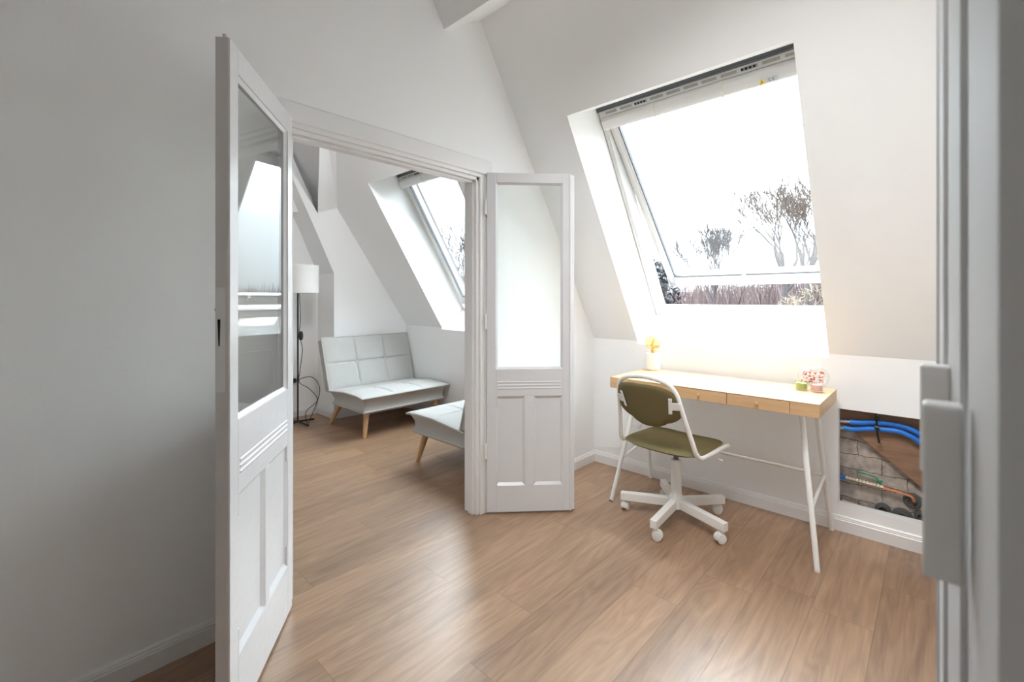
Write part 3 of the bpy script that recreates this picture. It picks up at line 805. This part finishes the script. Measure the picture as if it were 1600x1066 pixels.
# candles
def candle(loc, wax, glassm, lab, w=.055, h=.045):
    root = thing('candle', lab, 'candle', loc, .1, group=None)
    m = MB(); a = w / 2; t = .003
    prof = [(a * .86, 0), (a, .006), (a, h), (a - t, h), (a - t, .008), (0, .008)]
    m.lathe(prof, 28); m.build('glass_cup', glassm, root, smooth=True)
    m = MB(); m.lathe([(a - t - .0006, .0085), (a - t - .0006, h * .78), (a * .8, h * .80), (0, h * .80)], 28); m.build('wax', wax, root, smooth=True)
    m = MB(); m.tube([(0, 0, h * .8), (.001, 0, h * .8 + .008)], .001, 6); m.build('wick', M['ink'], root)
candle((1.362, -.212, .7408), M['wax_green'], M['greenglass'], 'green candle in a glass cup on the desk')
candle((1.430, -.225, .7408), M['wax_pink'], M['glass'], 'pink candle in a clear glass cup on the desk', .053, .046)
root = thing('glass_globe', 'clear round glass filled with dried pink flowers behind the candles', 'glass globe', (1.400, -.135, .7408))
m = MB(); m.lathe([(.030, 0), (.030, .004), (.022, .008)] + [(.068 * math.cos(t), .060 + .056 * math.sin(t)) for t in [(-66 + i * 10.4) * PI / 180 for i in range(15)]] + [(0, .116)], 36)
m.build('glass_shell', M['glass'], root, smooth=True)
rnd = random.Random(4)
for nm, mm, cnt in (('pink_petals', 'petal', 60), ('cream_petals', 'petal2', 50)):
    m = MB()
    for i in range(cnt):
        v = Vector((rnd.uniform(-1, 1), rnd.uniform(-1, 1), rnd.uniform(-.7, .8)))
        if v.length > 1: v.normalize()
        c = Vector((v.x * .052, v.y * .052, .058 + v.z * .042)); r = rnd.uniform(.003, .0065)
        R4 = Matrix.Translation(c) @ Matrix.Rotation(rnd.uniform(0, 6), 4, Vector((rnd.random(), rnd.random(), rnd.random() + .1)))
        m.lathe([(0, -r * .3), (r, -r * .1), (r * .8, r * .3), (0, r * .2)], 7, M4=R4)
    m.build(nm, M[mm], root, smooth=True)

# ------------------------------------------------------------------ swivel chair
CH = (.825, -.470, 0)
ch = thing('swivel_chair', 'olive green upholstered swivel chair with white tube frame at the desk', 'chair', CH, math.radians(-4))
m = MB(); half = [(.0, .185, .398), (.10, .185, .400), (.185, .180, .408), (.215, .150, .420), (.218, .10, .424), (.218, -.14, .424), (.216, -.185, .432), (.209, -.212, .458), (.198, -.232, .52),
        (.180, -.265, .62), (.168, -.292, .70), (.158, -.306, .745), (.135, -.318, .782), (.095, -.325, .803), (.045, -.328, .812), (0, -.329, .815)]
right = spline([Vector(p) for p in half], 5)
left = [Vector((-p.x, p.y, p.z)) for p in reversed(right[1:-1])]
loop = right + left
m.tube(loop, .0112, 14, closed=True); m.build('frame', M['powder'], ch, smooth=True)
def pad(W, D, T, outline, shape, nu=36, nv=24):
    """cushion: superellipse outline in (u,v), bulge and shape() displacement"""
    bm = bmesh.new(); rows = []
    for side in (1, -1):
        g = []
        for j in range(nv + 1):
            r = []
            for i in range(nu + 1):
                a = -1 + 2 * i / nu; b = -1 + 2 * j / nv
                u, v = outline(a, b)
                e = (1 - a ** 6) * (1 - b ** 6)
                h = side * T * .5 * (max(e, 0) ** .35)
                r.append(bm.verts.new(shape(u * W / 2, v * D / 2, h, a, b)))
            g.append(r)
        rows.append(g)
    for s, g in enumerate(rows):
        for j in range(nv):
            for i in range(nu):
                q = [g[j][i], g[j][i + 1], g[j + 1][i + 1], g[j + 1][i]]
                bm.faces.new(q if s == 0 else list(reversed(q)))
    bmesh.ops.remove_doubles(bm, verts=bm.verts, dist=1e-5)
    return bm
def squircle(a, b, p=4.0):
    # map the square to a rounded square
    k = (abs(a) ** p + abs(b) ** p) ** (1 / p); mx = max(abs(a), abs(b))
    if k < 1e-9: return 0, 0
    return a * mx / k, b * mx / k
m = MB(); m.bm.free()
m.bm = pad(.425, .42, .032, lambda a, b: squircle(a, b, 4.5), lambda u, v, h, a, b: Vector((u * (1 - .05 * b), v - .012, .432 + h + .010 * (u / .21) ** 2 - .018 * max(0, (v - .12) / .09) ** 2 - .006)))
m.build('seat', M['olive'], ch, smooth=True, ang=80)
def back_shape(u, v, h, a, b):
    z = .672 + v
    lean = -.245 - (z - .52) * .36
    # rounded-D outline: bottom narrows
    fu = 1.0 if b > -.1 else 1.0 - .30 * ((-.1 - b) / .9) ** 2.2
    y = lean + h - .035 * (1 - (u / .175) ** 2) + .018
    return Vector((u * fu, y, z))
m = MB(); m.bm.free()
def back_out(a, b):
    u, v = squircle(a, b, 3.2 if b > 0 else 2.5)
    return u, v
m.bm = pad(.346, .222, .030, back_out, back_shape)
bk = m.build('backrest', M['olive'], ch, smooth=True, ang=80)
for s in (-1, 1):
    m = MB()
    RMb = Matrix.Translation(Vector((.136 if s > 0 else -.116, -.322 if s > 0 else -.327, .690))) @ Matrix.Rotation(math.radians(s * 24), 4, 'Z') @ Matrix.Rotation(math.radians(20), 4, 'X')
    def rr(cx_, cz_, w, h, y0=-.004, y1=.0): m.box((cx_ - w / 2, y0, cz_ - h / 2), (cx_ + w / 2, y1, cz_ + h / 2), RMb)
    rr(0, 0, .017, .086); rr(s * .024, .0, .036, .040)
    for z in (-.034, .034): m.lathe([(.0055, 0), (.005, .003), (0, .0035)], 10, M4=RMb @ Matrix.Translation(Vector((0, -.003, z))) @ Matrix.Rotation(PI / 2, 4, 'X'))
    m.build('bracket', M['powder'], ch, bevel=.003)
m = MB(); m.lathe([(.050, .392), (.050, .40), (.02, .412), (0, .412)], 24, c=(0, -.0, 0)); m.box((-.10, -.07, .400), (.10, .07, .408)); m.box((-.2, -.015, .402), (.2, .015, .412))
m.build('seat_plate', M['powder'], ch)
m = MB(); m.tube([(0, 0, .31), (0, 0, .40)], .0135, 16); m.build('gas_lift', M['gasket'], ch, smooth=True)
m = MB(); m.lathe([(.040, .070), (.040, .12), (.0290, .145), (.0265, .325), (.022, .327), (0, .327)], 28); m.build('column', M['powder'], ch, smooth=True)
m = MB(); m.tube(spline([(.03, .02, .395), (.12, .03, .385), (.20, .03, .377)], 4), .004, 8); m.tube([(.20, .03, .377), (.235, .032, .371)], .0065, 8); m.build('height_lever', M['powder'], ch, smooth=True)
for i in range(5):
    a = math.radians(-88 + 72 * i + 4)
    A4 = Matrix.Rotation(a, 4, 'Z')
    m = MB(); hw = .0175
    pr = [(.02, .072), (.02, .120), (.296, .103), (.296, .060)]
    v = []
    m.prism(pr, 'y', -hw, hw, A4)
    arm = m.build('base_arm', M['powder'], ch, bevel=.003)
    c = A4 @ Vector((.275, 0, 0))
    sw = math.radians([200, 60, 20, 150, 280][i])
    C4 = Matrix.Translation(c) @ Matrix.Rotation(sw, 4, 'Z')
    m = MB(); m.tube([C4 @ Vector((0, 0, .045)), C4 @ Vector((0, 0, .07))], .006, 10)
    # hood
    hood = [(-.012 + .027 * math.cos(t), .0265 + .029 * math.sin(t)) for t in [(-20 + 20 * q) * PI / 180 for q in range(12)]]
    m.prism(hood, 'y', -.009, .009, C4)
    cs = m.build('caster', M['plastic'], ch, bevel=.002)
    for s in (-1, 1):
        m = MB(); W4 = C4 @ Matrix.Translation(Vector((-.012, s * .0145, .0245))) @ Matrix.Rotation(PI / 2, 4, 'X')
        m.lathe([(0, -.006), (.015, -.006), (.0235, -.0045), (.0245, 0), (.0235, .0045), (.015, .006), (0, .006)], 24, M4=W4)
        m.build('wheel', M['plastic'], cs, smooth=True)

# ------------------------------------------------------------------ sofas
def make_sofa(label, loc, rot):
    """local: +x = front, y along the length (0..-L centred), origin at floor centre of the seat's front-back middle"""
    root = thing('small_sofa', label, 'sofa', loc, rot, group=None)
    L, D = .93, .64
    # body: lower upholstered box with a waist
    bm = bmesh.new(); nu, nv = 44, 26
    def cushion(L, D, z0, z1, seamsU, seamsV, over, bul, name, xf):
        """rounded block; top surface quilted"""
        bm = bmesh.new()
        nu, nv = 96, 64
        top = []; 
        for j in range(nv + 1):
            r = []
            for i in range(nu + 1):
                y = (-.5 + i / nu) * L; x = (-.5 + j / nv) * D
                e = min(1, (1 - abs(2 * i / nu - 1) ** 8)) * min(1, (1 - abs(2 * j / nv - 1) ** 8))
                dent = 0
                for s in seamsU: dent += math.exp(-((y - s) / .009) ** 2)
                for s in seamsV: dent += math.exp(-((x - s) / .009) ** 2)
                dip = 0
                for s in seamsU:
                    for t in seamsV: dip += math.exp(-(((y - s) ** 2 + (x - t) ** 2) / .035 ** 2))
                z = z1 + bul * max(e, 0) ** .5 - .011 * min(dent, 1.2) * e - .016 * dip + .004 * noise.noise(Vector((x * 7, y * 7, L)))* e
                r.append(bm.verts.new(xf(x, y, z)))
            top.append(r)
        for j in range(nv):
            for i in range(nu): bm.faces.new([top[j][i], top[j][i + 1], top[j + 1][i + 1], top[j + 1][i]])
        # skirt rings
        per = [(j, 0) for j in range(nv)] + [(nv, i) for i in range(nu)] + [(j, nu) for j in range(nv, 0, -1)] + [(0, i) for i in range(nu, 0, -1)]
        prev = [top[j][i] for j, i in per]
        steps = [(.15, .55), (.4, .9), (.7, 1.0), (.9, .92), (1.0, .80)]
        for (t, k) in steps:
            ring = []
            for (j, i) in per:
                y = (-.5 + i / nu) * L; x = (-.5 + j / nv) * D
                sx = 1 - over * k / (D / 2) ; sy = 1 - over * k / (L / 2)
                ring.append(bm.verts.new(xf(x * sx, y * sy, z1 + (z0 - z1) * t)))
            for q in range(len(per)):
                bm.faces.new([prev[q], prev[(q + 1) % len(per)], ring[(q + 1) % len(per)], ring[q]])
            prev = ring
        bm.faces.new(prev)
        mb = MB(); mb.bm.free(); mb.bm = bm
        edge = [xf((-.5 + j / nv) * D, (-.5 + i / nu) * L, z1) for j, i in per]
        low = [xf((-.5 + j / nv) * D * (1 - over * .8 / (D / 2)), (-.5 + i / nu) * L * (1 - over * .8 / (L / 2)), z0) for j, i in per]
        return mb, edge, low
    curve = lambda x: -.030 * max(0, -x / (.32)) ** 1.0 - .012 * max(0, (x - .18) / .14) ** 2
    xf = lambda x, y, z: Vector((x, y, z + curve(x) * (1 if z > .27 else 0)))
    mb, edge, low = cushion(L, D, .225, .365, (-L / 6, L / 6), (0.02,), .045, .014, 'seat', xf)
    seat = mb.build('seat', M['linen'], root, smooth=True, ang=60)
    m = MB(); m.tube(edge, .0085, 6, closed=True); m.build('piping', M['piping'], seat, smooth=True)
    m = MB(); m.tube(low, .009, 6, closed=True); m.box((-D / 2 + .05, -L / 2 + .05, .205), (D / 2 - .05, L / 2 - .05, .228)); m.build('base_board', M['piping'], root, smooth=True)
    # backrest
    tilt = math.radians(17)
    HB = .50
    def xb(x, y, z):   # x in (-HB/2..HB/2) up the back, z = thickness outward (front)
        u = x + HB / 2
        fz = z - .10
        X0 = -D / 2 + .050
        return Vector((X0 - math.sin(tilt) * u + math.cos(tilt) * fz, y * (1 + .02 * (u / HB)), .350 + math.cos(tilt) * u + math.sin(tilt) * fz))
    mb, edge, low = cushion(L, HB, .0, .085, (-L / 6, L / 6), (0.0,), .012, .016, 'back', xb)
    back = mb.build('backrest', M['linen'], root, smooth=True, ang=60)
    m = MB(); m.tube(edge, .0085, 6, closed=True); m.tube(low, .008, 6, closed=True); m.build('piping', M['piping'], back, smooth=True)
    for s in (-L / 6, L / 6):
        m = MB(); c = xb(0, s, .085); m.lathe([(0, -.002), (.011, 0), (.009, .004), (0, .006)], 14, M4=Matrix.Translation(c) @ Matrix.Rotation(PI / 2 - tilt, 4, 'Y'))
        m.build('button', M['piping'], back, smooth=True)
    for sx in (-1, 1):
        for sy in (-1, 1):
            a = Vector((sx * (D / 2 - .105), sy * (L / 2 - .10), .215)); b = Vector((sx * (D / 2 - .060), sy * (L / 2 - .055), 0.0))
            if sx < 0: a.x = -(D / 2 - .06); b.x = -(D / 2 + .07)
            m = MB(); m.tube([b, a], [.015, .027], 16); m.build('leg', M['beech'], root, smooth=True)
    for sy in (-1, 1):
        m = MB(); m.tube([(-.26, sy * .38, .34), (-.20, sy * .38, .21), (.22, sy * .38, .205)], .010, 6)
        m.build('hinge_bar', M['black'], root)
    return root
make_sofa('light grey tufted sofa against the far white wall', (-1.985, -.490, 0), 0.0)
make_sofa('light grey tufted sofa partly hidden by the doorway jamb', (-.680, -.498, 0), PI)

# ------------------------------------------------------------------ floor lamp
FL = (-2.62, -1.10, 0)
fl_ = thing('floor_lamp', 'black floor lamp with white drum shade in the niche', 'lamp', FL)
m = MB(); m.lathe([(.150, 1.255), (.150, 1.52), (.147, 1.52), (.147, 1.255)], 48, c=(.045, .02, 0)); m.build('lamp_shade', M['shade'], fl_, smooth=True)
m = MB(); m.tube([(0, 0, .02), (0, 0, 1.36)], .008, 10); m.tube([(0, 0, 1.36), (.045, .02, 1.37)], .006, 8); m.build('pole', M['black'], fl_, smooth=True)
m = MB()
for a in (10, 100, 190, 280):
    t = math.radians(a); m.tube([(0, 0, .022), (.17 * math.cos(t), .17 * math.sin(t), .010)], .009, 8)
m.build('base', M['black'], fl_)
m = MB(); m.tube(spline([(.012, .01, 1.25), (.02, .016, 1.0), (.010, .01, .85), (.03, .03, .72), (.015, .015, .52), (.01, .01, .40), (.13, .06, .34), (.20, .10, .24), (.07, .05, .12), (.10, .05, .015), (.02, .12, .05), (.03, .2, .30), (-.10, .16, .42), (-.17, -.02, .36)], 8), .0035, 6)
cb_ = m.build('cord', M['black'], fl_, smooth=True)
m = MB(); m.lathe([(0, .80), (.014, .805), (.02, .83), (.02, .86), (.014, .885), (0, .89)], 16, c=(.022, .020, 0)); m.build('switch', M['black'], cb_, smooth=True)
m = MB(); m.box((XN, -1.15, .33), (XN + .012, -1.00, .41))
so = tag(m.build('wall_socket', M['plastic'], bevel=.003), 'white double wall socket with black plug in the niche', 'socket')
m = MB(); m.box((XN + .012, -1.06, .355), (XN + .05, -1.02, .395)); m.build('plug', M['black'], so, bevel=.004)

# ------------------------------------------------------------------ outside
GZ = -9.0
m = MB(); m.box((-160, 3, GZ - .5), (160, 260, GZ)); tag(m.build('ground', M['ground']), 'wintry ground far below the windows'); bpy.data.objects['ground']['kind'] = 'structure'
def grow(mb, p, d, r, length, depth, rnd, spread, minr=.0088):
    segs = 4
    pts = [p.copy()]; rr = [r]; dd = d.copy()
    for i in range(segs):
        dd = (dd + Vector((rnd.uniform(-1, 1), rnd.uniform(-1, 1), rnd.uniform(-.3, .8))) * .16).normalized()
        p = p + dd * length / segs; pts.append(p.copy()); rr.append(max(minr, r * (1 - .38 * (i + 1) / segs)))
    mb.tube(pts, rr, 6 if r > .05 else 4, cap=False)
    if depth <= 0: return
    n = rnd.choice((2, 3, 3)) if depth > 1 else 4
    for i in range(n):
        k = rnd.randint(2, segs) if i else segs
        a = rnd.uniform(0, 2 * PI); s = spread * rnd.uniform(.5, 1.2)
        ax = dd.cross(Vector((math.cos(a), math.sin(a), .2))).normalized()
        nd = (Matrix.Rotation(s, 3, ax) @ dd).normalized()
        nd = (nd + Vector((0, 0, .12))).normalized()
        grow(mb, pts[k], nd, max(minr, rr[k] * rnd.uniform(.55, .75)), length * rnd.uniform(.62, .88), depth - 1, rnd, spread, minr)
def bare_tree(label, u, dist, trunks, first, seed, depth=6, spread=.55, L0=2.2, mt='bark', r0=.2, trunk_top=-2.0, group=None):
    r = (u - 800) / 710.
    d = Vector((.731 * r - .682, .682 * r + .731, 0)); 
    base = Vector((CAM.x, CAM.y, GZ)) + d * dist
    rnd = random.Random(seed)
    root = thing('bare_tree', label, 'tree', base, group=group)
    H = trunk_top - GZ
    mt_, mb = MB(), MB()
    for i in range(trunks):
        a = rnd.uniform(0, 2 * PI); lean = Vector((math.cos(a) * .08 * (i > 0) * 2, math.sin(a) * .16 * (i > 0), 1)).normalized()
        pts = [Vector((.3 * i, 0, 0)), Vector((.3 * i, 0, 0)) + lean * H * .5, Vector((.3 * i, 0, 0)) + lean * H]
        mt_.tube(pts, [r0, r0 * .85, r0 * .7], 8)
        for q in range(first):
            a2 = 2 * PI * q / first + rnd.uniform(-.4, .4); t = rnd.uniform(.25, .5) * spread * 2
            dd = Vector((math.cos(a2) * math.sin(t), math.sin(a2) * math.sin(t), math.cos(t)))
            grow(mb, pts[-1] - lean * rnd.uniform(0, .6), dd, r0 * .5, L0, depth - 1, rnd, spread)
    mt_.build('trunk', M[mt], root, smooth=True); mb.build('branches', M[mt], root, recalc=False)
    return root
bare_tree('large bare tree with broad crown cut by the right side of the open roof window', 1264, 14, 1, 4, 11, depth=6, spread=.62, L0=1.15, r0=.17, trunk_top=1.9)
bare_tree('large bare forked tree beside the broadest crown outside, with its limbs reaching leftwards', 1226, 19, 1, 5, 5, depth=6, spread=.62, L0=1.45, r0=.19, trunk_top=2.0)
bare_tree('small round-crowned bare tree outside, between the two window catches and the evergreen', 1116, 22, 1, 6, 23, depth=6, spread=.42, L0=1.15, r0=.10, trunk_top=1.5)
bare_tree('pale-barked leafless tree low behind the window sill', 1250, 9, 1, 4, 31, depth=5, spread=.8, L0=.42, mt='birch', r0=.05, trunk_top=.5)
bare_tree('bare tree seen through the second roof window', 716, 19, 1, 4, 47, depth=6, spread=.55, L0=1.1, r0=.16, trunk_top=1.2)
bare_tree('bare tree reflected in the glass of the near door leaf', 560, 24, 1, 5, 52, depth=6, spread=.6, L0=1.3, r0=.2, trunk_top=1.0)
# evergreen
rnd = random.Random(8)
r = (1026 - 800) / 710.; d = Vector((.731 * r - .682, .682 * r + .731, 0)); base = Vector((CAM.x, CAM.y, GZ)) + d * 16
ev = thing('evergreen_tree', 'dark bushy evergreen tree left of the bare trees outside', 'tree', base)
m = MB(); m.tube([(0, 0, 0), (0, 0, 9.5)], [.25, .08], 8); m.build('trunk', M['bark'], ev)
m = MB()
for i in range(9000):
    h = rnd.uniform(.25, 1); rad = 2.0 * (1.05 - h) ** .5 * rnd.uniform(.3, 1)
    a = rnd.uniform(0, 2 * PI); c = Vector((math.cos(a) * rad, math.sin(a) * rad, h * 11.4 + rnd.uniform(-.2, .2)))
    s = rnd.uniform(.05, .13); q = [c + Vector((rnd.uniform(-s, s), rnd.uniform(-s, s), rnd.uniform(-s, s))) for _ in range(3)]
    m.face(q)
m.build('foliage', M['evergreen'], ev, recalc=False)
# woodland thicket along the horizon
m = MB()
rnd = random.Random(77)
for i in range(5200):
    dist = rnd.uniform(30, 75); az = rnd.uniform(-.1, 1.35)
    # az measured around the viewing fan on the window side
    x = CAM.x + dist * (-math.sin(az * 1.35 - .15)); y = CAM.y + dist * math.cos(az * 1.35 - .15)
    top = rnd.uniform(-1.2, 1.0) + 1.0 + .9 * math.sin(az * 9) + (dist - 30) * .05
    b = Vector((x, y, top - rnd.uniform(2, 5)))
    for q in range(5):
        e = Vector((x + rnd.uniform(-1.3, 1.3), y + rnd.uniform(-1.3, 1.3), top + rnd.uniform(-1.2, .8)))
        w = rnd.uniform(.02, .07)
        mid = b.lerp(e, .5) + Vector((rnd.uniform(-.4, .4), 0, rnd.uniform(-.3, .3)))
        m.tube([b, mid, e], [w, w * .7, w * .2], 3, cap=False)
for i in range(40):
    dist = 80 + rnd.uniform(-3, 14); az = -.3 + i * .047
    x = CAM.x - dist * math.sin(az); y = CAM.y + dist * math.cos(az)
    h = 10.6 + rnd.uniform(-.9, 1.2)
    m.lathe([(5.0, 0), (5.4, h * .5), (4.0, h * .85), (1.8, h), (0, h + .3)], 10, c=(x, y, GZ))
th = m.build('thicket', M['twigs'], recalc=False); tag(th, 'reddish brown leafless thicket along the horizon outside', 'thicket', kind='stuff')
